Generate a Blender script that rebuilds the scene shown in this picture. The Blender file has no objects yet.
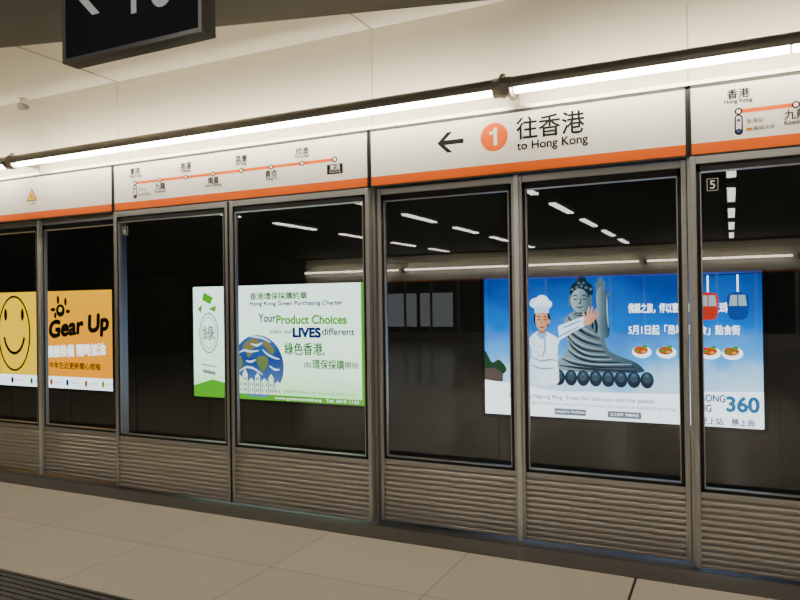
import bpy, bmesh, math, random
from mathutils import Matrix, Vector
random.seed(4)
C = bpy.context.scene.collection

# ------------------------------------------------------------------ materials
MATS = {}
def mat(name, col, rough=0.5, metal=0.0, emi=0.0, noise=None, bump=0.0, spec=0.5):
    if name in MATS: return MATS[name]
    m = bpy.data.materials.new(name); m.use_nodes = True
    nt = m.node_tree; b = nt.nodes['Principled BSDF']
    b.inputs['Base Color'].default_value = (*col, 1)
    b.inputs['Roughness'].default_value = rough
    b.inputs['Metallic'].default_value = metal
    b.inputs['Specular IOR Level'].default_value = spec
    if emi > 0:
        b.inputs['Emission Color'].default_value = (*col, 1)
        b.inputs['Emission Strength'].default_value = emi
    if noise:
        scale, amt, stretch = noise
        tc = nt.nodes.new('ShaderNodeTexCoord'); mp = nt.nodes.new('ShaderNodeMapping')
        mp.inputs['Scale'].default_value = stretch
        nz = nt.nodes.new('ShaderNodeTexNoise'); nz.inputs['Scale'].default_value = scale
        nz.inputs['Detail'].default_value = 5
        mr = nt.nodes.new('ShaderNodeMapRange')
        mr.inputs['To Min'].default_value = 1-amt; mr.inputs['To Max'].default_value = 1+amt
        mx = nt.nodes.new('ShaderNodeVectorMath'); mx.operation = 'SCALE'
        mx.inputs[0].default_value = col
        nt.links.new(tc.outputs['Object'], mp.inputs['Vector'])
        nt.links.new(mp.outputs['Vector'], nz.inputs['Vector'])
        nt.links.new(nz.outputs['Fac'], mr.inputs['Value'])
        nt.links.new(mr.outputs['Result'], mx.inputs['Scale'])
        nt.links.new(mx.outputs['Vector'], b.inputs['Base Color'])
        if bump:
            bp = nt.nodes.new('ShaderNodeBump'); bp.inputs['Strength'].default_value = bump
            bp.inputs['Distance'].default_value = 0.01
            nt.links.new(nz.outputs['Fac'], bp.inputs['Height'])
            nt.links.new(bp.outputs['Normal'], b.inputs['Normal'])
    MATS[name] = m
    return m

INK = 1.9
def ink(name, col, strength=1.0):
    """printed film on a back-lit light box"""
    if name in MATS: return MATS[name]
    m = bpy.data.materials.new(name); m.use_nodes = True
    nt = m.node_tree; nt.nodes.clear()
    o = nt.nodes.new('ShaderNodeOutputMaterial'); e = nt.nodes.new('ShaderNodeEmission')
    e.inputs['Color'].default_value = (*col, 1); e.inputs['Strength'].default_value = strength*INK
    nt.links.new(e.outputs[0], o.inputs[0])
    MATS[name] = m
    return m

def grad_ink(name, stops, strength=1.0, axis='Z', nscale=0.0, namt=.35):
    m = bpy.data.materials.new(name); m.use_nodes = True
    nt = m.node_tree; nt.nodes.clear()
    o = nt.nodes.new('ShaderNodeOutputMaterial'); e = nt.nodes.new('ShaderNodeEmission')
    tc = nt.nodes.new('ShaderNodeTexCoord'); sp = nt.nodes.new('ShaderNodeSeparateXYZ')
    r = nt.nodes.new('ShaderNodeValToRGB')
    nt.links.new(tc.outputs['Generated'], sp.inputs[0])
    src = sp.outputs[axis]
    if nscale:
        nz = nt.nodes.new('ShaderNodeTexNoise'); nz.inputs['Scale'].default_value = nscale
        nz.inputs['Detail'].default_value = 6
        nt.links.new(tc.outputs['Object'], nz.inputs['Vector'])
        ma = nt.nodes.new('ShaderNodeMath'); ma.operation = 'MULTIPLY_ADD'
        ma.inputs[1].default_value = namt
        nt.links.new(nz.outputs['Fac'], ma.inputs[0]); nt.links.new(src, ma.inputs[2])
        mb = nt.nodes.new('ShaderNodeMath'); mb.operation = 'SUBTRACT'; mb.inputs[1].default_value = namt/2
        nt.links.new(ma.outputs[0], mb.inputs[0]); src = mb.outputs[0]
    nt.links.new(src, r.inputs['Fac'])
    el = r.color_ramp.elements
    while len(el) < len(stops): el.new(0.5)
    for k, (p, c) in enumerate(stops):
        el[k].position = p; el[k].color = (*c, 1)
    e.inputs['Strength'].default_value = strength*INK
    nt.links.new(r.outputs['Color'], e.inputs['Color']); nt.links.new(e.outputs[0], o.inputs[0])
    return m

def glass_mat():
    m = bpy.data.materials.new('clear_glass'); m.use_nodes = True
    nt = m.node_tree; nt.nodes.clear()
    o = nt.nodes.new('ShaderNodeOutputMaterial')
    t = nt.nodes.new('ShaderNodeBsdfTransparent'); t.inputs['Color'].default_value = (.72, .78, .77, 1)
    g = nt.nodes.new('ShaderNodeBsdfGlossy'); g.inputs['Roughness'].default_value = 0.0
    lw = nt.nodes.new('ShaderNodeLayerWeight'); lw.inputs['Blend'].default_value = 0.5
    pw = nt.nodes.new('ShaderNodeMath'); pw.operation = 'POWER'; pw.inputs[1].default_value = 4
    ma = nt.nodes.new('ShaderNodeMath'); ma.operation = 'MULTIPLY_ADD'
    ma.inputs[1].default_value = 0.8; ma.inputs[2].default_value = 0.12
    mx = nt.nodes.new('ShaderNodeMixShader')
    nt.links.new(lw.outputs['Facing'], pw.inputs[0]); nt.links.new(pw.outputs[0], ma.inputs[0])
    nt.links.new(ma.outputs[0], mx.inputs[0]); nt.links.new(t.outputs[0], mx.inputs[1])
    nt.links.new(g.outputs[0], mx.inputs[2]); nt.links.new(mx.outputs[0], o.inputs[0])
    return m

# ------------------------------------------------------------------ helpers
def empty(name, loc=(0, 0, 0)):
    e = bpy.data.objects.new(name, None); e.location = loc; e.empty_display_size = 0.1
    C.objects.link(e); return e

def link(name, me, m, parent=None):
    o = bpy.data.objects.new(name, me); C.objects.link(o)
    if m: me.materials.append(m)
    if parent:
        o.parent = parent
        o.matrix_parent_inverse = Matrix.Translation(-parent.location)
    return o

def boxes(name, bl, m, parent=None, bevel=0.0):
    v, f = [], []
    for (x0, x1, y0, y1, z0, z1) in bl:
        n = len(v)
        v += [(x0,y0,z0),(x1,y0,z0),(x1,y1,z0),(x0,y1,z0),(x0,y0,z1),(x1,y0,z1),(x1,y1,z1),(x0,y1,z1)]
        f += [[n+i for i in q] for q in ((0,3,2,1),(4,5,6,7),(0,1,5,4),(1,2,6,5),(2,3,7,6),(3,0,4,7))]
    me = bpy.data.meshes.new(name); me.from_pydata(v, [], f); me.update()
    o = link(name, me, m, parent)
    if bevel:
        b = o.modifiers.new('bevel', 'BEVEL'); b.width = bevel; b.segments = 2; b.limit_method = 'ANGLE'
    return o

def polys(name, pls, m, y, parent=None):
    """flat polygons facing -Y, pls = list of [(x,z),...]"""
    v, f = [], []
    for p in pls:
        n = len(v)
        a = sum(p[i][0]*p[(i+1) % len(p)][1]-p[(i+1) % len(p)][0]*p[i][1] for i in range(len(p)))
        if a < 0: p = p[::-1]
        v += [(x, y, z) for x, z in p]; f.append(list(range(n, n+len(p))))
    me = bpy.data.meshes.new(name); me.from_pydata(v, [], f); me.update()
    return link(name, me, m, parent)

def ell(cx, cz, rx, rz, n=32, a0=0, a1=360, rot=0):
    out = []
    full = abs(a1-a0) >= 360
    for i in range(n if full else n+1):
        a = math.radians(a0+(a1-a0)*i/n)
        x, z = rx*math.cos(a), rz*math.sin(a)
        c, s = math.cos(math.radians(rot)), math.sin(math.radians(rot))
        out.append((cx+x*c-z*s, cz+x*s+z*c))
    return out

def ring(cx, cz, rx, rz, w, a0=0, a1=360, n=40):
    out = []
    for i in range(n):
        p = []
        for a in (a0+(a1-a0)*i/n, a0+(a1-a0)*(i+1)/n):
            a = math.radians(a); p.append((math.cos(a), math.sin(a)))
        (c0, s0), (c1, s1) = p
        out.append([(cx+c0*rx, cz+s0*rz), (cx+c1*rx, cz+s1*rz),
                    (cx+c1*(rx-w), cz+s1*(rz-w)), (cx+c0*(rx-w), cz+s0*(rz-w))])
    return out

def smooth(pts, closed=True, k=5):
    """Catmull-Rom resampling of an outline"""
    n = len(pts); out = []
    rng = range(n) if closed else range(n-1)
    g = (lambda i: pts[i % n]) if closed else (lambda i: pts[max(0, min(n-1, i))])
    for i in rng:
        p0, p1, p2, p3 = g(i-1), g(i), g(i+1), g(i+2)
        for j in range(k):
            t = j/k
            out.append(tuple(.5*((2*p1[a])+(-p0[a]+p2[a])*t+(2*p0[a]-5*p1[a]+4*p2[a]-p3[a])*t*t+(-p0[a]+3*p1[a]-3*p2[a]+p3[a])*t**3) for a in (0, 1)))
    if not closed: out.append(pts[-1])
    return out

def stroke(pts, w):
    """tapered brush stroke quads along a smoothed path"""
    q = smooth(pts, False, 5); n = len(q); L = []; R = []
    for i, (x, z) in enumerate(q):
        a = q[max(0, i-1)]; b2 = q[min(n-1, i+1)]
        dx, dz = b2[0]-a[0], b2[1]-a[1]; d = math.hypot(dx, dz) or 1
        ww = w*.5*(.25+.75*math.sin(math.pi*(i+.3)/(n)))
        L.append((x-dz/d*ww, z+dx/d*ww)); R.append((x+dz/d*ww, z-dx/d*ww))
    return [[L[i], L[i+1], R[i+1], R[i]] for i in range(n-1)]

def cyl(name, p0, p1, r, m, parent=None, n=24, r2=None):
    p0, p1 = Vector(p0), Vector(p1); d = (p1-p0); d.normalize()
    q = d.to_track_quat('Z', 'Y'); r2 = r if r2 is None else r2
    v = []; f = []
    for k, (c, rr) in enumerate(((p0, r), (p1, r2))):
        for i in range(n):
            a = 2*math.pi*i/n
            v.append(c+q @ Vector((rr*math.cos(a), rr*math.sin(a), 0)))
    for i in range(n): f.append((i, (i+1) % n, n+(i+1) % n, n+i))
    f.append(list(range(n))[::-1]); f.append(list(range(n, 2*n)))
    me = bpy.data.meshes.new(name); me.from_pydata(v, [], f); me.update()
    for p in me.polygons[:n]: p.use_smooth = True
    return link(name, me, m, parent)

def text(body, x, z, y, h, m, parent, width=None, bold=0.0, align='LEFT', rot=0, name=None, shear=0, space=1.0):
    """flat lettering facing -Y; h = font size; (x,z) = left/centre & vertical centre"""
    cu = bpy.data.curves.new('t', 'FONT'); cu.body = body; cu.size = h
    cu.shear = shear; cu.space_character = space
    o = bpy.data.objects.new('t', cu); C.objects.link(o)
    dg = bpy.context.evaluated_depsgraph_get()
    me = bpy.data.meshes.new_from_object(o.evaluated_get(dg))
    bpy.data.objects.remove(o)
    if not me.vertices: return None
    xs = [q.co.x for q in me.vertices]; ys = [q.co.y for q in me.vertices]
    w = max(xs)-min(xs); sx = (width/w) if width else 1
    ox = min(xs) if align == 'LEFT' else (min(xs)+max(xs))/2
    cy = (min(ys)+max(ys))/2
    ca, sa = math.cos(math.radians(rot)), math.sin(math.radians(rot))
    for q in me.vertices:
        a, b = (q.co.x-ox)*sx, q.co.y-cy
        q.co = Vector((x+a*ca-b*sa, y, z+a*sa+b*ca))
    me.materials.clear(); me.update()
    if bold:      # embolden with slightly shifted impressions joined in the same mesh
        bm = bmesh.new(); bm.from_mesh(me)
        nv = 6 if bold > .004 else 3
        for i in range(nv):
            an = 2*math.pi*i/nv+.3
            m2 = me.copy()
            for q in m2.vertices: q.co += Vector((bold*math.cos(an), -.00006*(i+1), bold*math.sin(an)))
            bm.from_mesh(m2); bpy.data.meshes.remove(m2)
        bm.to_mesh(me); bm.free()
    return link(name or 'lettering', me, m, parent)

# ------------------------------------------------------------------ palette
steel = mat('brushed_stainless', (.48, .465, .44), .36, .82, noise=(6, .12, (1, 1, 30)))
steel_kick = mat('kick_plate_steel', (.55, .515, .465), .34, .78, noise=(5, .12, (1, 1, 40)))
steel_lt = mat('polished_trim', (.74, .73, .71), .3, .65)
dark_met = mat('dark_metal', (.03, .028, .025), .45, .3)
rubber = mat('black_rubber', (.008, .008, .008), .6)
housing = mat('lamp_housing', (.36, .33, .27), .38, .5)
enamel = mat('white_enamel_sign', (.84, .81, .75), .35)
orange = mat('orange_enamel', (.82, .125, .0), .4, spec=.3)
black = mat('black_print', (.006, .006, .006), .5, spec=.2)
wallm = mat('cream_wall_panel', (.80, .745, .60), .5, noise=(2, .04, (1, 1, 1)))
ceil_w = mat('white_ceiling_panel', (.86, .83, .74), .6)
ceil_d = mat('dark_ceiling', (.035, .032, .027), .7)
trackw = mat('track_wall_panel', (.065, .06, .055), .5, noise=(3, .25, (1, 1, 1)))
trackd = mat('track_dark', (.016, .015, .014), .8)
tubem = mat('fluorescent_tube', (1.0, .91, .72), .5, emi=40)
battm = mat('batten_tube', (1.0, .96, .88), .5, emi=13)
glass = glass_mat()

# ------------------------------------------------------------------ grid
WS, WF = 1.13, 0.94
G0 = -0.19                        # left edge of a sliding door pair
PER = 2*WS+2*WF
XL, XR = -15.0, 9.0
YB = -18.8                        # opposite side of island platform
ZC = 3.16

# ------------------------------------------------------------------ floor
fm = bpy.data.materials.new('cream_granite_tiles'); fm.use_nodes = True
nt = fm.node_tree; b = nt.nodes['Principled BSDF']; b.inputs['Roughness'].default_value = .2
tc = nt.nodes.new('ShaderNodeTexCoord'); mp = nt.nodes.new('ShaderNodeMapping')
mp.inputs['Location'].default_value = (0.456, 0.33, 0)
br = nt.nodes.new('ShaderNodeTexBrick'); br.offset = 0; br.squash = 1
br.inputs['Scale'].default_value = 1; br.inputs['Brick Width'].default_value = .9
br.inputs['Row Height'].default_value = .62; br.inputs['Mortar Size'].default_value = .003
br.inputs['Mortar Smooth'].default_value = .1
br.inputs['Color1'].default_value = (.58, .525, .43, 1); br.inputs['Color2'].default_value = (.555, .50, .41, 1)
br.inputs['Mortar'].default_value = (.36, .31, .25, 1)
nz = nt.nodes.new('ShaderNodeTexNoise'); nz.inputs['Scale'].default_value = 90; nz.inputs['Detail'].default_value = 3
mr = nt.nodes.new('ShaderNodeMapRange'); mr.inputs['To Min'].default_value = .85; mr.inputs['To Max'].default_value = 1.12
sc = nt.nodes.new('ShaderNodeVectorMath'); sc.operation = 'SCALE'
nt.links.new(tc.outputs['Object'], mp.inputs['Vector']); nt.links.new(mp.outputs[0], br.inputs['Vector'])
nt.links.new(tc.outputs['Object'], nz.inputs['Vector']); nt.links.new(nz.outputs['Fac'], mr.inputs['Value'])
nt.links.new(br.outputs['Color'], sc.inputs[0]); nt.links.new(mr.outputs[0], sc.inputs['Scale'])
nt.links.new(sc.outputs[0], b.inputs['Base Color'])
boxes('floor', [(XL, XR, YB, 0.12, -1.1, 0)], fm)
granite = mat('dark_granite', (.085, .074, .063), .35, noise=(120, .4, (1, 1, 1)))
boxes('trim_1', [(XL, XR, -.33, -.12, 0, .003)], granite)
tact = mat('tactile_strip_rubber', (.028, .026, .024), .5)
ts = empty('tactile_strip', (-2, -1.77, 0))
boxes('base', [(XL, XR, -1.97, -1.57, 0, .003)], tact, ts)
boxes('ribs', [(XL, XR, -1.95+i*.04, -1.93+i*.04, .003, .008) for i in range(10)], tact, ts)
boxes('trim_2', [(-.462, -.450, -1.57, -.33, 0, .002)], rubber)

# ------------------------------------------------------------------ shell
xs = []
for k in range(-4, 4):
    for off in (0, 2*WS):
        xs.append(G0+k*PER+off)
xs = sorted([x for x in xs if XL < x < XR]); ed = [XL]+xs+[XR]
boxes('wall_front', [(a+.003, b2-.003, -.05, .20, 2.50, ZC+.02) for a, b2 in zip(ed[:-1], ed[1:])] +
      [(XL, XR, -.035, .19, 2.50, ZC+.02)], wallm)
ya = lambda x: -.21+(x+1.49)*(.76/2.945)
me = bpy.data.meshes.new('ceiling')
x_hit = -1.49+(-.05+.21)/(.76/2.945)
dk = [(XL, ya(XL)), (x_hit, -.05), (XR, -.05), (XR, YB), (XL, YB)]
v = [(x, y, ZC) for x, y in dk]+[(x, y, ZC+.1) for x, y in dk]
v += [(XL, ya(XL), ZC+.02), (x_hit, -.05, ZC+.02), (XL, -.05, ZC+.02)]
me.from_pydata(v, [], [(4, 3, 2, 1, 0), (0, 1, 6, 5), (10, 11, 12)])
me.update()
oc = link('ceiling', me, ceil_d); me.materials.append(ceil_w); me.polygons[2].material_index = 1
boxes('trim_3', [(x-.003, x+.003, ya(x), -.05, ZC+.014, ZC+.02) for x in xs if x < -1.5], housing)
boxes('wall_left', [(XL-.1, XL, YB, 4.0, -1.1, ZC)], trackd)
boxes('wall_right', [(XR, XR+.1, YB, 4.0, -1.1, ZC)], trackd)
boxes('wall_track', [(XL, XR, 3.6, 3.8, -1.1, ZC)] +
      [(XL+i*1.4, XL+i*1.4+1.385, 3.585, 3.6, -.75, 1.86) for i in range(17)] +
      [(XL, XR, 3.54, 3.6, 1.90, 2.02), (XL, XR, 3.50, 3.6, -.70, -.58)], trackw)
boxes('track_bed', [(XL, XR, .12, 3.8, -1.2, -1.1)], trackd)
boxes('tunnel_ceiling', [(XL, XR, .20, 3.8, ZC, ZC+.1)], trackd)
rails = empty('railway_track', (0, 1.8, -1.1))
for yy in (1.1, 2.53):
    boxes('rail', [(XL, XR, yy-.035, yy+.035, -.98, -.94), (XL, XR, yy-.01, yy+.01, -1.08, -.98),
                   (XL, XR, yy-.06, yy+.06, -1.1, -1.08)], steel, rails)
tl = mat('added_fill_glow', (1.0, .93, .82), .5, emi=3.0)
for k in range(-3, 2):  # unseen fill lamps, added above the sight line to brighten the track wall
    e = empty('added_track_fill', (k*4.3+1, 2.2, 3.08))
    boxes('body', [(k*4.3+.3, k*4.3+1.7, 2.15, 2.25, 3.1, ZC)], housing, e)
    boxes('tube', [(k*4.3+.33, k*4.3+1.67, 2.17, 2.23, 3.06, 3.1)], tl, e)
# opposite side of the platform, seen only in the reflections
boxes('wall_back', [(XL, XR, YB-.1, YB-.02, 0, ZC)], trackd)
opp = empty('platform_header_opposite', (-3, YB+.1, 2.3))
OL, OR = XL+.15, XR-.15
boxes('white_band', [(OL, OR, YB, YB+.06, 2.21, 2.5)], enamel, opp)
boxes('orange_band', [(OL, OR, YB, YB+.065, 2.15, 2.21)], orange, opp)
boxes('posts', [(OL+i*1.03, OL+i*1.03+.09, YB, YB+.05, 0, 2.15) for i in range(23)], steel, opp)
boxes('kick', [(OL, OR, YB, YB+.04, 0, .37)], steel_kick, opp)
t2 = mat('distant_tube', (1.0, .91, .74), .5, emi=16)
boxes('light_line', [(OL+i*4.14+.1, OL+i*4.14+4.0, YB+.22, YB+.26, 2.57, 2.63) for i in range(5)], t2, opp)
boxes('brackets', [(OL+i*4.14+.0, OL+i*4.14+.06, YB, YB+.26, 2.5, 2.66) for i in range(1, 6)], dark_met, opp)
boxes('upper_panels', [(OL, OR, YB-.01, YB+.02, 2.5, 3.1)], wallm, opp)
dim = ink('far_lightbox', (.75, .80, .85), .45)
for xx in (-11.5, -10.1):
    boxes('far_advert', [(xx, xx+1.25, YB-.01, YB+.01, .55, 1.75)], dim, opp)

# ------------------------------------------------------------------ platform screen doors
def leaf(parent, x0, x1, yo):
    st = .028; g = .005
    a, c = x0+g, x1-g
    boxes('frame', [(a, a+st, yo-.022, yo+.022, .015, 2.145), (c-st, c, yo-.022, yo+.022, .015, 2.145),
                    (a+st, c-st, yo-.018, yo+.018, .385, .41), (a+st, c-st, yo-.018, yo+.018, 2.105, 2.145)],
          steel, parent, .003)
    boxes('gasket', [(a+st, a+st+.018, yo-.012, yo+.012, .41, 2.105), (c-st-.018, c-st, yo-.012, yo+.012, .41, 2.105),
                     (a+st, c-st, yo-.012, yo+.012, .41, .428), (a+st, c-st, yo-.012, yo+.012, 2.065, 2.105)],
          rubber, parent)
    boxes('glazing_bead', [(a+st+.018, a+st+.023, yo-.016, yo+.01, .428, 2.065), (c-st-.023, c-st-.018, yo-.016, yo+.01, .428, 2.065),
                     (a+st+.018, c-st-.018, yo-.016, yo+.01, .428, .434), (a+st+.018, c-st-.018, yo-.016, yo+.01, 2.060, 2.065)], steel, parent)
    boxes('kick_back', [(a+st, c-st, yo-.004, yo+.015, .015, .385)], steel_kick, parent)
    n = 11; p = .36/n
    v, f = [], []
    for i in range(n):
        z0, z1 = .02+i*p+.004, .02+(i+1)*p-.003; b0 = len(v)
        for x in (a+st, c-st):
            v += [(x, yo-.004, z0), (x, yo-.018, z0+.003), (x, yo-.018, z0+.012), (x, yo-.004, z1)]
        f += [(b0+0, b0+1, b0+5, b0+4), (b0+1, b0+2, b0+6, b0+5), (b0+2, b0+3, b0+7, b0+6), (b0, b0+3, b0+2, b0+1), (b0+4, b0+5, b0+6, b0+7)]
    me = bpy.data.meshes.new('kick_ribs'); me.from_pydata(v, [], [q[::-1] for q in f]); me.update()
    link('kick_ribs', me, steel_kick, parent)
    polys('glass', [[(a+st, .41), (c-st, .41), (c-st, 2.105), (a+st, 2.105)]], glass, yo, parent)

YS, YF = -.09, -.02
for k in range(-3, 2):
    s = G0+k*PER
    if s+PER < XL or s > XR: continue
    d = empty('platform_screen_door', (s+WS, YS, 0))
    leaf(d, s, s+WS, YS); leaf(d, s+WS, s+2*WS, YS)
    boxes('edge_trim', [(s+WS-.004, s+WS+.004, YS-.03, YS+.02, .02, 2.14)], rubber, d)
    boxes('jamb', [(s-.012, s+.004, YS+.024, YF+.04, 0.004, 2.15), (s+2*WS-.004, s+2*WS+.012, YS+.024, YF+.04, 0.004, 2.15)], steel, d)
    fx = empty('fixed_glass_screen', (s+2*WS+WF, YF, 0))
    f0 = s+2*WS+.012
    leaf(fx, f0, s+2*WS+WF, YF); leaf(fx, s+2*WS+WF, s+PER-.012, YF)
    boxes('mullion', [(s+2*WS+WF-.014, s+2*WS+WF+.014, YF-.035, YF-.02, 0.004, 2.15)], steel_lt, fx, .003)
    stx = s+.085
    ww = mat('sticker_white', (.75, .75, .72), .5)
    polys('sticker', [[(stx, 1.96), (stx+.05, 1.96), (stx+.05, 2.03), (stx, 2.03)]], black, YS-.004, d)
    polys('sticker_edge', ring(stx+.025, 1.995, .038, .045, .004, 45, 405, 4), ww, YS-.005, d)
    text(str(5-k) if k > -2 else '7', stx+.025, 1.995, YS-.006, .06, ww, d, align='CENTER', bold=.001)
boxes('door_threshold', [(XL, XR, -.12, .11, 0, .004)], mat('threshold_steel', (.08, .075, .07), .45, .6))

# ------------------------------------------------------------------ header signs
YH = -.105
boxes('trim_4', [(XL, XR, YH+.012, .19, 2.150, 2.50)], dark_met)
boxes('trim_5', [(XL, XR, YH-.01, -.05, 2.515, 2.535)], steel)
def board(name, x0, x1):
    e = empty(name, ((x0+x1)/2, YH, 2.33))
    boxes('panel', [(x0+.014, x1-.014, YH, YH+.012, 2.212, 2.500)], enamel, e)
    boxes('orange_stripe', [(x0+.014, x1-.014, YH, YH+.012, 2.156, 2.212)], orange, e)
    boxes('frame', [(x0+.004, x0+.014, YH-.004, YH+.012, 2.15, 2.512), (x1-.014, x1-.004, YH-.004, YH+.012, 2.15, 2.512),
                    (x0+.004, x1-.004, YH-.004, YH+.012, 2.500, 2.512), (x0+.004, x1-.004, YH-.004, YH+.012, 2.146, 2.156)],
          dark_met, e)
    return e
stations = [('香港', 'Hong Kong'), ('九龍', 'Kowloon'), ('奧運', 'Olympic'), ('南昌', 'Nam Cheong'),
            ('荔景', 'Lai King'), ('青衣', 'Tsing Yi'), ('欣澳', 'Sunny Bay'), ('東涌', 'Tung Chung')]
blue = mat('dark_blue_print', (.02, .05, .25), .5)
yT = YH-.002
def route(x0):
    e = board('route_map_sign', x0, x0+2*WS)
    z = 2.352; a = x0+.235; sp = .253
    polys('line', [[(a, z-.010), (a+7*sp, z-.010), (a+7*sp, z+.010), (a, z+.010)]], orange, YH-.001, e)
    outer, inner = [], []
    for i in range(8):
        r = .018 if i < 7 else .02
        outer.append(ell(a+i*sp, z, r, r, 20)); inner.append(ell(a+i*sp, z, r*.6, r*.6, 20))
    cap = lambda r, z0, z1: ell(a, z1, r, r, 12, 0, 180)+ell(a, z0, r, r, 12, 180, 360)
    polys('loop_outline', [cap(.019, z-.10, z-.035)], black, YH-.0015, e)
    polys('loop_inside', [cap(.012, z-.10, z-.035)], enamel, YH-.002, e)
    polys('dots_outer', outer+[ell(a, z-.10, .013, .013, 16)], black, YH-.0025, e)
    polys('dots_inner', inner, enamel, YH-.003, e)
    polys('loop_stop', [ell(a, z-.10, .010, .010, 16), ell(a, z-.045, .008, .008, 16)], blue, YH-.0035, e)
    polys('airport_bits', [[(a+.035, z-.098), (a+.06, z-.098), (a+.06, z-.088), (a+.035, z-.088)]], orange, YH-.002, e)
    text('香港站', a+.035, z-.055, yT, .026, black, e)
    text('機場快綫', a+.065, z-.092, yT, .024, black, e)
    for i, (c, en) in enumerate(stations):
        up = i % 2 == 0
        if i == 7: continue
        if i == 0: zc = z+.092; ze = z+.052
        elif up: zc = z+.082; ze = z+.045
        else: zc = z-.045; ze = z-.083
        text(c, a+i*sp, zc, yT, .052, black, e, align='CENTER', bold=.001)
        text(en, a+i*sp, ze, yT, .028, black, e, align='CENTER', bold=.0006)
    t = a+7*sp
    polys('terminus_box', [[(t-.06, z-.095), (t+.06, z-.095), (t+.06, z-.03), (t-.06, z-.03)]], black, yT, e)
    text('東涌', t, z-.052, yT-.001, .04, enamel, e, align='CENTER', bold=.001)
    text('Tung Chung', t, z-.082, yT-.001, .018, enamel, e, align='CENTER')
def direction(x0):
    e = board('direction_sign', x0, x0+2*WF)
    cx = x0+.83; z = 2.373
    polys('circle', [ell(cx, z, .083, .083, 40)], orange, YH-.001, e)
    polys('numeral_1', [[(cx-.004, z-.050), (cx+.018, z-.050), (cx+.018, z+.052), (cx+.001, z+.052), (cx-.008, z+.036), (cx-.028, z+.030), (cx-.028, z+.014), (cx-.004, z+.018)]],
          enamel, yT, e)
    ax = x0+.555
    polys('arrow', [[(ax-.085, z), (ax-.02, z+.062), (ax+.014, z+.062), (ax-.038, z+.014),
                     (ax+.085, z+.014), (ax+.085, z-.014), (ax-.038, z-.014), (ax+.014, z-.062), (ax-.02, z-.062)]], black, YH-.001, e)
    text('往香港', x0+.965, 2.402, yT, .135, black, e, width=.385, bold=.002)
    text('to Hong Kong', x0+.967, 2.296, yT, .068, black, e, width=.40, bold=.0015)
def warning(x0):
    e = board('warning_sign', x0, x0+2*WF)
    cx = x0+WF+.0; z = 2.345
    yel = mat('warning_yellow', (.85, .48, .01), .5)
    polys('triangle', [[(cx-.062, z-.04), (cx+.062, z-.04), (cx, z+.068)]], black, YH-.001, e)
    polys('triangle_fill', [[(cx-.05, z-.034), (cx+.05, z-.034), (cx, z+.053)]], yel, YH-.002, e)
    text('!', cx, z+.0, YH-.003, .06, black, e, align='CENTER', bold=.002)
    text('小心車門', cx, z-.062, yT, .026, black, e, align='CENTER')
for k in range(-3, 2):
    s = G0+k*PER
    route(s)
    (direction if k == -1 else warning)(s+2*WS)

# ------------------------------------------------------------------ linear wall-washer lights
FY, FZ, FR = -.28, 2.599, .050
def washer(x0, x1):
    e = empty('linear_wall_light', ((x0+x1)/2, FY, FZ))
    v, f = [], []
    N = 16
    for xi in (x0+.03, x1-.03):
        for i in range(N+1):
            a = math.radians(60+(205-60)*i/N)
            for r in (FR, FR-.006):
                v.append((xi, FY+r*math.cos(a), FZ+r*math.sin(a)))
    n = 2*(N+1)
    for i in range(N):
        o, p = 2*i, 2*i+2
        f += [(o, p, n+p, n+o), (o+1, n+o+1, n+p+1, p+1)]
        f += [(o, o+1, p+1, p), (n+o, n+p, n+p+1, n+o+1)]
    f += [(0, n, n+1, 1), (2*N, 2*N+1, n+2*N+1, n+2*N)]
    me = bpy.data.meshes.new('reflector'); me.from_pydata(v, [], f); me.update()
    link('reflector', me, housing, e)
    L = (x1-x0-.12)/3
    for i in range(3):
        a = x0+.06+i*L
        cyl('tube', (a+.008, FY+.006, FZ-.017), (a+L-.008, FY+.006, FZ-.017), .025, tubem, e, 16)
    xx = x0
    cyl('collar', (xx-.05, FY, FZ), (xx+.05, FY, FZ), FR+.004, housing, e)
    cyl('collar_band', (xx-.012, FY, FZ), (xx+.012, FY, FZ), FR+.010, housing, e)
    boxes('arm', [(xx-.014, xx+.014, FY, -.05, FZ-.015, FZ+.015), (xx-.03, xx+.03, -.062, -.05, FZ-.05, FZ+.07),
                  (xx-.014, xx+.014, FY-.014, FY+.014, FZ+.03, FZ+.075)], housing, e, .004)
for k in range(-3, 3):
    a = G0+2*WS+WF+(k-1)*PER
    if a < XL or a+PER > XR+2: continue
    washer(a, min(a+PER, XR))

sp = empty('ceiling_spotlight', (-5.37, -.12, 3.1))
cyl('mount', (-5.37, -.1, ZC+.02), (-5.37, -.1, 3.13), .025, enamel, sp)
cyl('head', (-5.37, -.07, 3.115), (-5.35, -.14, 3.10), .022, housing, sp, r2=.03)
cyl('lens', (-5.35, -.14, 3.10), (-5.349, -.144, 3.099), .024, steel_lt, sp)

# ------------------------------------------------------------------ platform ceiling battens
def batten(x, y):
    e = empty('ceiling_batten_light', (x, y, 3.0))
    boxes('body', [(x-.07, x+.07, y-.75, y+.75, 3.03, 3.09)], housing, e)
    boxes('tubes', [(x-.055, x+.055, y-.72, y+.72, 3.005, 3.03)], battm, e)
    boxes('rods', [(x-.01, x+.01, y-.5, y-.48, 3.09, ZC), (x-.01, x+.01, y+.48, y+.5, 3.09, ZC)], dark_met, e)
for ix, x in enumerate((2.7, 0.02, -2.65, -5.35, -8.1)):
    for j in range(-1, 5):  # row nearest the doors is unseen, added for more light on the floor
        batten(x, -5.6-j*2.55)

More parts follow.
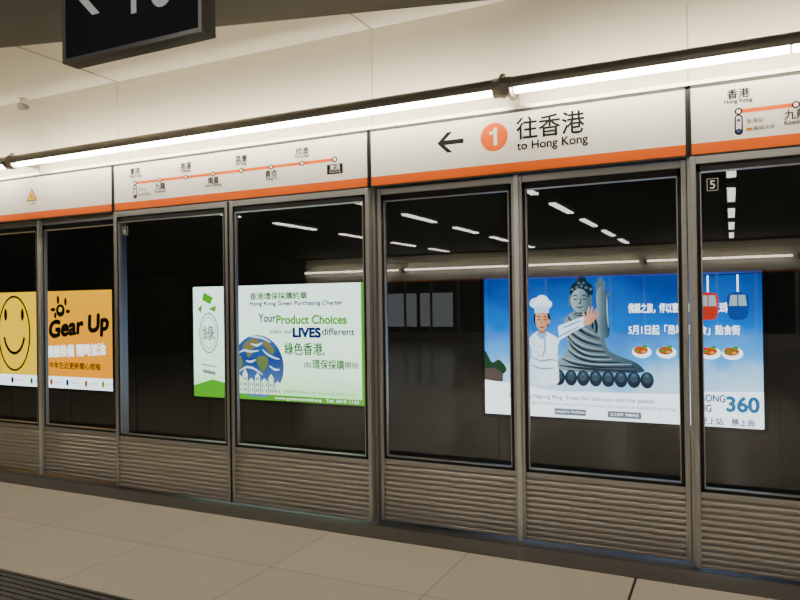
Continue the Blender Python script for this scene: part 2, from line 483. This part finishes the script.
# ------------------------------------------------------------------ hanging direction sign
hs = empty('hanging_sign', (-2.28, -1.82, 2.72))
hx0, hx1, hy, hz0, hz1 = -2.69, -1.885, -1.855, 2.50, 2.98
boxes('case', [(hx0, hx1, hy+.008, hy+.085, hz0, hz1)], mat('sign_case', (.06, .057, .053), .45, .3), hs, .004)
boxes('frame', [(hx0, hx0+.02, hy, hy+.02, hz0, hz1), (hx1-.02, hx1, hy, hy+.02, hz0, hz1),
                (hx0+.02, hx1-.02, hy, hy+.02, hz0, hz0+.02), (hx0+.02, hx1-.02, hy, hy+.02, hz1-.02, hz1)],
      mat('sign_frame', (.12, .115, .105), .4, .5), hs, .002)
boxes('face', [(hx0+.02, hx1-.02, hy+.004, hy+.01, hz0+.02, hz1-.02)], mat('sign_face', (.008, .008, .012), .7, spec=.15), hs)
hw = ink('sign_letter_lit', (.75, .72, .66), .24)
ax, az = -2.49, 2.775
polys('arrow', [[(ax-.10, az), (ax-.01, az+.09), (ax+.035, az+.09), (ax-.035, az+.018),
                 (ax+.11, az+.018), (ax+.11, az-.018), (ax-.035, az-.018), (ax+.035, az-.09), (ax-.01, az-.09)]], hw, hy+.002, hs)
text('10', -2.15, 2.75, hy+.002, .31, hw, hs, align='CENTER', name='numeral')
for xx in (-2.55, -2.03):
    cyl('rod', (xx, hy+.045, hz1), (xx, hy+.045, ZC), .012, dark_met, hs, 12)

# ------------------------------------------------------------------ light-box posters on the track wall
PY = 3.50
PZ, PH = .146, 1.524
def lightbox(name, x0, w, bg):
    e = empty(name, (x0+w/2, PY, PZ+PH/2))
    boxes('case', [(x0-.04, x0+w+.04, PY+.004, 3.585, PZ-.04, PZ+PH+.04)], dark_met, e)
    boxes('case_frame', [(x0-.04, x0, PY-.01, PY+.004, PZ-.04, PZ+PH+.04), (x0+w, x0+w+.04, PY-.01, PY+.004, PZ-.04, PZ+PH+.04),
                         (x0, x0+w, PY-.01, PY+.004, PZ-.04, PZ), (x0, x0+w, PY-.01, PY+.004, PZ+PH, PZ+PH+.04)], dark_met, e)
    polys('backlit_film', [[(x0, PZ), (x0+w, PZ), (x0+w, PZ+PH), (x0, PZ+PH)]], bg, PY, e)
    return e
class P:
    def __init__(s, e, x0, w): s.e, s.x0, s.w = e, x0, w
    def t(s, pts): return [(s.x0+u*s.w, PZ+v*PH) for u, v in pts]
    def poly(s, name, pl, m, layer=1, sm=False):
        polys(name, [smooth(s.t(p)) if sm else s.t(p) for p in pl], m, PY-.0012*layer, s.e)
    def strokes(s, name, sl, w, m, layer=1):
        out = []
        for q in sl: out += stroke(s.t(q), w)
        polys(name, out, m, PY-.0012*layer, s.e)
    def circ(s, name, cs, m, layer=1):   # radii in metres
        polys(name, [ell(s.x0+c[0]*s.w, PZ+c[1]*PH, c[2], c[3], 32, rot=(c[4] if len(c) > 4 else 0)) for c in cs], m, PY-.0012*layer, s.e)
    def txt(s, body, u, v, h, m, layer=4, **k):
        if 'width' in k and k['width']: k['width'] *= s.w
        text(body, s.x0+u*s.w, PZ+v*PH, PY-.0012*layer, h, m, s.e, **k)

iw = ink('ink_white', (.86, .93, 1.0), 1.6)
ik = ink('ink_black', (.004, .004, .005), 1.0)
ig = ink('ink_green', (.02, .18, .012), 1.0)
ilg = ink('ink_leaf', (.08, .40, .012), 1.0)
inavy = ink('ink_navy', (.003, .010, .13), 1.0)
igrey = ink('ink_grey', (.15, .19, .25), 1.0)
red = ink('ink_food', (.50, .04, .004), 1.1)

# --- sightseeing poster with statue and chef
bg = grad_ink('ink_sky', [(0.0, (.70, .88, 1.0)), (.22, (.48, .76, 1.0)), (.40, (.05, .36, .86)), (.66, (.002, .13, .58)), (1.0, (.001, .035, .24))], 1.15, nscale=1.6, namt=.6)
e = lightbox('advertising_poster', -2.535, 2.80, bg); p = P(e, -2.535, 2.80)
ihill = ink('ink_hill', (.010, .06, .02), .8)
p.poly('hills', [[(0, .26), (.06, .28), (.09, .33), (.06, .40), (.03, .38), (0, .46)]], ihill, 1, sm=True)
p.poly('village', [[(.0, .24), (.075, .24), (.075, .30), (.04, .34), (0, .33)]], ink('ink_roof', (.10, .07, .06), .9), 2)
p.poly('base_white', [[(0, 0), (1, 0), (1, .17), (.75, .2), (.3, .185), (.0, .25)]], iw, 3)
# bronze statue
isa = grad_ink('ink_statue', [(0, (.30, .40, .44)), (.45, (.11, .18, .23)), (1, (.025, .06, .10))], .9, axis='X', nscale=4, namt=.4)
isd = ink('ink_statue_dark', (.008, .022, .045), .9); isl = ink('ink_statue_light', (.34, .44, .49), 1.0); ism = ink('ink_statue_mid', (.09, .155, .20), .95)
isf = grad_ink('ink_statue_face', [(0, (.42, .50, .52)), (.5, (.25, .33, .37)), (1, (.06, .12, .16))], 1.0, axis='X')
body = [(.29, .34), (.295, .40), (.325, .45), (.335, .54), (.318, .62), (.325, .70), (.350, .745), (.375, .765), (.405, .765), (.435, .735), (.455, .70),
        (.462, .66), (.468, .60), (.475, .54), (.49, .48), (.53, .44), (.575, .41), (.605, .37), (.60, .335), (.45, .325)]
p.poly('statue_body', [body], isa, 4, sm=True)
p.poly('statue_forearm', [[(.452, .58), (.442, .68), (.446, .78), (.444, .84), (.448, .90), (.462, .935), (.480, .90), (.487, .84), (.486, .74), (.492, .64), (.485, .57)]], isa, 4.5, sm=True)
p.circ('palm_fingers', [(.447, .925, .014, .055), (.456, .95, .014, .06), (.465, .95, .014, .06), (.474, .93, .014, .055), (.487, .86, .013, .045, -30)], ism, 7)
p.circ('statue_head', [(.388, .85, .120, .150)], ism, 5)
p.circ('statue_hair', [(.390, .895, .124, .110), (.389, .965, .06, .05)], isd, 6)
p.circ('statue_curls', [(.355+.0175*i, .93-.012*abs(i-2), .018, .015) for i in range(5)]+[(.350+.016*i, .965-.02*abs(i-2.5)-.005, .014, .013) for i in range(2, 4)], ism, 6.5)
p.circ('statue_face', [(.383, .828, .096, .127)], isf, 7)
p.circ('statue_ears', [(.424, .82, .018, .075), (.344, .82, .012, .06)], ism, 7)
p.strokes('statue_features', [[(.355, .856), (.366, .866), (.378, .856)], [(.388, .856), (.400, .865), (.412, .853)],
                              [(.358, .842), (.367, .836), (.377, .842)], [(.390, .842), (.400, .836), (.409, .842)],
                              [(.384, .85), (.387, .812), (.377, .808)], [(.368, .785), (.381, .778), (.396, .786)]], .012, isd, 8)
p.strokes('neck_lines', [[(.362, .748), (.385, .738), (.408, .748)], [(.358, .735), (.385, .722), (.412, .736)]], .012, isd, 7)
p.strokes('robe_folds', [[(.335, .72), (.36, .66), (.40, .60), (.455, .56)], [(.326, .67), (.35, .60), (.40, .54), (.465, .51)],
                         [(.326, .62), (.35, .54), (.40, .485), (.475, .47)], [(.338, .55), (.36, .49), (.41, .44), (.49, .435)],
                         [(.335, .48), (.37, .43), (.43, .40), (.53, .40)], [(.31, .42), (.36, .385), (.45, .365), (.58, .37)],
                         [(.425, .735), (.44, .69), (.445, .63), (.44, .585)], [(.30, .37), (.38, .355), (.48, .345), (.59, .345)],
                         [(.40, .745), (.425, .69), (.43, .63)]], .026, isd, 5)
p.strokes('robe_lights', [[(.345, .735), (.37, .675), (.41, .62), (.45, .585)], [(.328, .69), (.355, .62), (.40, .565), (.46, .53)],
                          [(.325, .64), (.352, .565), (.40, .51), (.465, .488)], [(.334, .57), (.36, .51), (.41, .46), (.48, .45)],
                          [(.335, .50), (.37, .45), (.43, .42), (.50, .42)], [(.31, .44), (.36, .405), (.44, .385), (.57, .39)],
                          [(.484, .86), (.484, .75), (.488, .64)]], .014, isl, 6)
p.circ('lotus_petals', [(.30+i*.046, .285, .066, .085) for i in range(8)], isd, 9)
p.circ('lotus_petal_highlights', [(.30+i*.046, .298, .040, .050) for i in range(8)], ink('ink_petal', (.035, .075, .11), .9), 10)
p.circ('lotus_petal_tips', [(.30+i*.046, .315, .016, .016) for i in range(8)], ism, 10.5)
# chef
skin = grad_ink('ink_skin', [(0, (.80, .42, .26)), (.6, (.74, .34, .19)), (1, (.55, .22, .12))], 1.0, axis='X')
coat = grad_ink('ink_coat', [(0, (.50, .68, .92)), (.35, (.80, .90, 1.0)), (1, (.72, .84, 1.0))], 1.3, axis='X')
coats = ink('ink_coat_shade', (.24, .42, .68), 1.0)
sks = ink('ink_skin_shade', (.46, .17, .09), 1)
p.poly('chef_coat', [[(.165, .235), (.165, .42), (.175, .52), (.198, .585), (.222, .612), (.25, .61), (.275, .59), (.30, .57), (.345, .60), (.395, .645),
                      (.412, .68), (.400, .715), (.36, .69), (.325, .66), (.300, .645), (.305, .56), (.298, .50), (.295, .40), (.30, .30), (.285, .235)]], coat, 11, sm=True)
p.strokes('chef_coat_shade', [[(.19, .43), (.23, .40), (.27, .41), (.292, .40)], [(.19, .37), (.23, .345), (.285, .35)], [(.245, .60), (.248, .50), (.236, .42)],
                              [(.29, .56), (.33, .60), (.38, .645)], [(.185, .52), (.19, .46), (.185, .39)], [(.31, .63), (.35, .66), (.39, .69)]], .020, coats, 12)
p.circ('coat_buttons', [(.232, .56, .008, .008), (.228, .50, .008, .008), (.226, .44, .008, .008)], igrey, 12.5)
p.poly('chef_hand', [[(.395, .66), (.42, .66), (.438, .69), (.445, .72), (.425, .735), (.405, .715)]], skin, 12, sm=True)
p.strokes('chef_fingers', [[(.41, .71), (.414, .745), (.418, .785)], [(.42, .71), (.426, .75), (.431, .785)], [(.43, .71), (.437, .74), (.444, .77)],
                           [(.438, .70), (.446, .73), (.455, .75)], [(.405, .70), (.398, .725), (.397, .75)]], .022, skin, 12)
p.circ('chef_hair', [(.237, .70, .092, .110)], ink('ink_hair', (.02, .008, .006), 1), 12)
p.poly('chef_face', [[(.211, .70), (.215, .65), (.227, .62), (.236, .612), (.247, .622), (.258, .652), (.262, .70), (.256, .745), (.236, .76), (.217, .745)]], skin, 13, sm=True)
p.poly('chef_neck', [[(.224, .64), (.25, .64), (.252, .595), (.222, .595)]], sks, 12.5)
p.circ('chef_ears', [(.265, .68, .012, .028)], skin, 13)
p.circ('chef_hat', [(.212, .815, .065, .055, 15), (.240, .835, .068, .055, -10), (.262, .805, .045, .045, 0), (.236, .785, .078, .05, 0)], coat, 14)
p.poly('chef_hat_band', [[(.210, .738), (.236, .745), (.264, .740), (.266, .785), (.236, .793), (.207, .785)]], ink('ink_hatband', (.46, .62, .88), 1.3), 14.5)
p.strokes('chef_eyes', [[(.219, .692), (.224, .696), (.230, .691)], [(.243, .692), (.249, .696), (.255, .691)], [(.218, .713), (.224, .718), (.231, .713)], [(.243, .713), (.25, .718), (.256, .712)]], .010, ik, 15)
p.strokes('chef_mouth', [[(.227, .645), (.236, .638), (.246, .646)]], .014, ink('ink_lip', (.45, .02, .02), 1), 15)
p.strokes('chef_nose', [[(.236, .69), (.233, .668), (.239, .664)]], .008, sks, 15)
p.poly('neckerchief', [[(.212, .598), (.26, .598), (.243, .555), (.228, .56)]], ink('ink_scarf', (.25, .45, .85), 1), 14)
p.txt('佛誕之旅，伴以寰宇美', .56, .77, .105, iw, 5, width=.215, bold=.003)
p.txt('食纜珠。', .80, .77, .105, iw, 5, width=.11, bold=.003)
p.txt('5月1日起「昂坪美', .56, .625, .105, iw, 5, width=.215, bold=.003)
p.txt('食」點食街', .80, .625, .10, iw, 5, width=.13, bold=.003)
grn = ink('ink_food_green', (.08, .28, .02), 1)
for i, u in enumerate((.605, .69, .835, .905)):
    p.circ('plate', [(u, .475, .095, .062)], iw, 6)
    p.circ('dish', [(u-.003, .487, .070, .042)], red if i % 2 == 0 else ink('ink_food_brown', (.35, .09, .015), 1), 7)
    p.circ('garnish', [(u+.010, .51, .026, .018), (u-.016, .485, .020, .014)], grn, 8)
    p.circ('sauce', [(u+.006, .478, .024, .014)], ink('ink_yolk', (.80, .34, .02), 1), 8)
p.poly('cable', [[(.74, .97), (1, .985), (1, .992), (.74, .977)]], isd, 5)
for u, c in ((.83, (.50, .03, .015)), (.925, (.008, .05, .28))):
    cm = ink('ink_cabin%d' % int(u*1000), c, 1.0)
    p.poly('gondola_hanger', [[(u-.003, .87), (u+.003, .87), (u+.003, .98), (u-.003, .98)]], iw, 6)
    p.poly('gondola', [smooth([(u-.026, .86), (u+.026, .86), (u+.034, .79), (u+.024, .70), (u-.024, .70), (u-.034, .79)])], cm, 7)
    p.poly('gondola_window', [[(u-.023, .85), (u-.002, .85), (u-.002, .78), (u-.028, .78)], [(u+.002, .85), (u+.023, .85), (u+.028, .78), (u+.002, .78)]], isl, 8)
p.poly('small_panel', [[(.77, 0), (1, 0), (1, .235), (.77, .22)]], iw, 5)
ib = ink('ink_blue', (.006, .07, .26), 1)
p.txt('NGONG\nPING', .775, .15, .10, ib, 6, width=.105, bold=.003)
p.txt('360', .885, .15, .20, ink('ink_logo', (.005, .16, .36), 1), 6, width=.10, bold=.008)
p.txt('愛上站．勝上尚', .80, .035, .075, ib, 6, width=.17, bold=.002)
p.txt('Exploring Ngong Ping. Treat for the soul and the palate.', .10, .14, .062, igrey, 6, width=.55, bold=.001)
p.txt('Indulge yourself, an array of delicious regional cuisines at Ngong Ping Village', .16, .095, .05, igrey, 6, width=.56)
p.poly('ticket_tags', [[(.28, .02), (.40, .02), (.40, .065), (.28, .065)], [(.48, .02), (.60, .02), (.60, .065), (.48, .065)]], igrey, 6)
p.txt('enquiry hotline', .285, .043, .04, iw, 7, width=.11)
p.txt('2109 9898', .49, .043, .04, iw, 7, width=.10)

# --- green purchasing poster
bg = grad_ink('ink_pale_green', [(0, (.34, .76, .26)), (.25, (.70, .97, .70)), (1, (.82, 1.0, .90))], 1.5)
e = lightbox('advertising_poster', -6.81, 2.75, bg); p = P(e, -6.81, 2.75)
iout = ink('ink_outline', (.20, .30, .27), 1)
def rings(name, cx, cz, rx, rz, w, m, layer, a0=0, a1=360):
    polys(name, ring(p.x0+cx*p.w, PZ+cz*PH, rx, rz, w, a0, a1), m, PY-.0012*layer, p.e)
p.poly('right_border', [[(.975, 0), (1, 0), (1, 1), (.975, 1)]], ilg, 1)
p.poly('lower_band', [[(0, 0), (.975, 0), (.975, .045), (.45, .05), (.30, .10), (.12, .16), (0, .10)]], ilg, 1)
rings('stamp', .10, .58, .17, .28, .018, iout, 2)
rings('stamp_inner', .10, .58, .13, .22, .010, iout, 2)
p.poly('stamp_leaf', [[(.07, .95), (.13, .90), (.11, .84), (.06, .88)], [(.03, .80), (.06, .84), (.05, .76)], [(.10, .80), (.15, .83), (.14, .77)]], ilg, 2)
p.txt('綠', .10, .58, .22, iout, 3, align='CENTER', bold=.004)
p.poly('stamp_text', [[(.06, .22), (.14, .20), (.14, .23), (.06, .25)], [(.05, .29), (.15, .27), (.15, .28), (.05, .30)]], iout, 3)
iearth = grad_ink('ink_ocean', [(0, (.10, .20, .44)), (.6, (.012, .05, .24)), (1, (.03, .13, .40))], 1.05, nscale=3)
globe = ell(p.x0+.40*p.w, PZ+.29*PH, .42, .42, 56)
globe = [(x, max(z, PZ+.04)) for x, z in globe]
polys('globe', [globe], iearth, PY-.003, e)
iland = grad_ink('ink_land', [(0, (.10, .20, .05)), (1, (.22, .17, .07))], 1, nscale=6)
p.poly('continents', [[(.31, .46), (.345, .52), (.39, .535), (.415, .50), (.40, .46), (.375, .45), (.37, .40), (.345, .37), (.33, .41)],
                      [(.44, .52), (.475, .49), (.50, .44), (.49, .40), (.465, .42), (.45, .46), (.43, .48)],
                      [(.40, .37), (.44, .385), (.465, .35), (.455, .29), (.43, .24), (.41, .28), (.395, .33)],
                      [(.27, .36), (.30, .38), (.31, .31), (.29, .25), (.27, .28)]], iland, 4, sm=True)
p.strokes('cloud_swirls', [[(.28, .40), (.32, .43), (.36, .42), (.41, .43)], [(.34, .555), (.39, .55), (.44, .535), (.48, .50)], [(.28, .23), (.33, .28), (.38, .27), (.43, .22)],
                           [(.43, .44), (.46, .40), (.50, .37), (.53, .36)], [(.36, .49), (.40, .475), (.43, .50)], [(.47, .30), (.50, .27), (.53, .27)], [(.33, .34), (.36, .33), (.39, .35)]], .030, ink('ink_cloud', (.60, .74, .88), 1.15), 5)
hs_ = []
for i, (u, w_, h_) in enumerate(((.27, .04, .17), (.31, .03, .22), (.345, .035, .14), (.385, .03, .19), (.42, .04, .14), (.465, .03, .18), (.50, .035, .12))):
    hs_.append([(u, .05), (u+w_, .05), (u+w_, .05+h_*.8), (u+w_/2, .05+h_), (u, .05+h_*.8)])
p.poly('paper_houses', hs_, ink('ink_paper', (.62, .84, .58), 1.3), 6)
dd = []
for a in hs_:
    x0_, x1_, zt = a[0][0], a[1][0], a[2][1]
    for zz in (.07, .12, .17):
        if zz+.03 < zt:
            dd += [[(x0_+.006, zz), (x0_+.013, zz), (x0_+.013, zz+.025), (x0_+.006, zz+.025)], [(x1_-.013, zz), (x1_-.006, zz), (x1_-.006, zz+.025), (x1_-.013, zz+.025)]]
p.poly('paper_house_windows', dd, iout, 7)
p.txt('香港環保採購約章', .36, .905, .10, ig, 5, width=.33, bold=.003)
p.txt('Hong Kong Green Purchasing Charter', .36, .835, .075, inavy, 5, width=.52, bold=.003)
p.txt('Your', .41, .715, .15, inavy, 5, width=.10, bold=.004)
p.txt('Product Choices', .515, .70, .155, ilg, 5, width=.385, bold=.006)
p.txt('make our', .475, .60, .085, ilg, 5, width=.13, bold=.002)
p.txt('LIVES', .61, .59, .165, inavy, 5, width=.15, bold=.010)
p.txt('different', .77, .60, .12, inavy, 5, width=.17, bold=.003)
p.txt('綠色香港,', .56, .45, .17, ig, 5, width=.22, bold=.004)
p.txt('由', .67, .32, .085, ig, 5, width=.035, bold=.002)
p.txt('環保採購', .715, .325, .13, ig, 5, width=.17, bold=.003)
p.txt('開始', .89, .325, .085, ig, 5, width=.07, bold=.002)
p.txt('查詢及參加 Enquiry and Registration: Green Council', .55, .085, .045, ig, 5, width=.40)
p.txt('www.greencouncil.org   Tel: 2810 1122', .50, .022, .05, iw, 5, width=.46)

# --- orange poster
bg = grad_ink('ink_amber', [(0, (1.0, .31, .0)), (.6, (1.0, .37, .0)), (1, (1.0, .45, .0))], 1.05)
e = lightbox('advertising_poster', -10.98, 2.60, bg); p = P(e, -10.98, 2.60)
iyel = ink('ink_yellow', (1.0, .58, .0), 1.1)
p.poly('yellow_side', [[(0, .12), (.36, .12), (.36, 1), (0, 1)]], iyel, 1)
rings('smiley_face', .14, .56, .40, .62, .035, ik, 2)
p.circ('smiley_eyes', [(.06, .76, .04, .10), (.22, .76, .04, .10)], ik, 2)
rings('smiley_mouth', .14, .58, .28, .38, .05, ik, 2, 195, 345)
p.circ('splat', [(.565, .80, .10, .10), (.545, .91, .03, .07), (.61, .89, .03, .06), (.52, .75, .03, .05), (.63, .79, .05, .03), (.50, .81, .06, .03)], ik, 2)
p.circ('splat_hole', [(.565, .81, .04, .04)], iyel, 3)
p.txt('Gear Up', .47, .575, .36, ik, 4, width=.50, bold=.020, rot=6, shear=.15)
p.txt('積極裝備 隨時加油', .44, .37, .20, iw, 4, width=.50, bold=.006, rot=3)
p.txt('今年左近更新關心就嗌', .46, .235, .11, ik, 4, width=.44, bold=.003)
p.poly('logo_band', [[(0, 0), (1, 0), (1, .12), (0, .12)]], iw, 4)
for i, (u, c) in enumerate(((.12, ik), (.30, ig), (.48, red), (.62, inavy), (.78, red), (.92, ilg))):
    p.circ('logo', [(u, .06, .03, .05)], c, 5)
    p.txt('JobsNet', u+.02, .06, .05, igrey, 5, width=.08)

# ------------------------------------------------------------------ world + camera
w = bpy.data.worlds.new('w'); bpy.context.scene.world = w; w.use_nodes = True
w.node_tree.nodes['Background'].inputs[0].default_value = (.02, .018, .015, 1)
w.node_tree.nodes['Background'].inputs[1].default_value = .3

cam = bpy.data.cameras.new('camera'); co = bpy.data.objects.new('camera', cam); C.objects.link(co)
cam.sensor_width = 36; cam.lens = 692/800*36; cam.clip_start = .05; cam.clip_end = 100
co.matrix_world = Matrix.Translation((0, -4, 1.408)) @ Matrix.Rotation(math.radians(25.6), 4, 'Z') \
    @ Matrix.Rotation(math.radians(90.25), 4, 'X') @ Matrix.Rotation(math.radians(-.8), 4, 'Z')
bpy.context.scene.camera = co
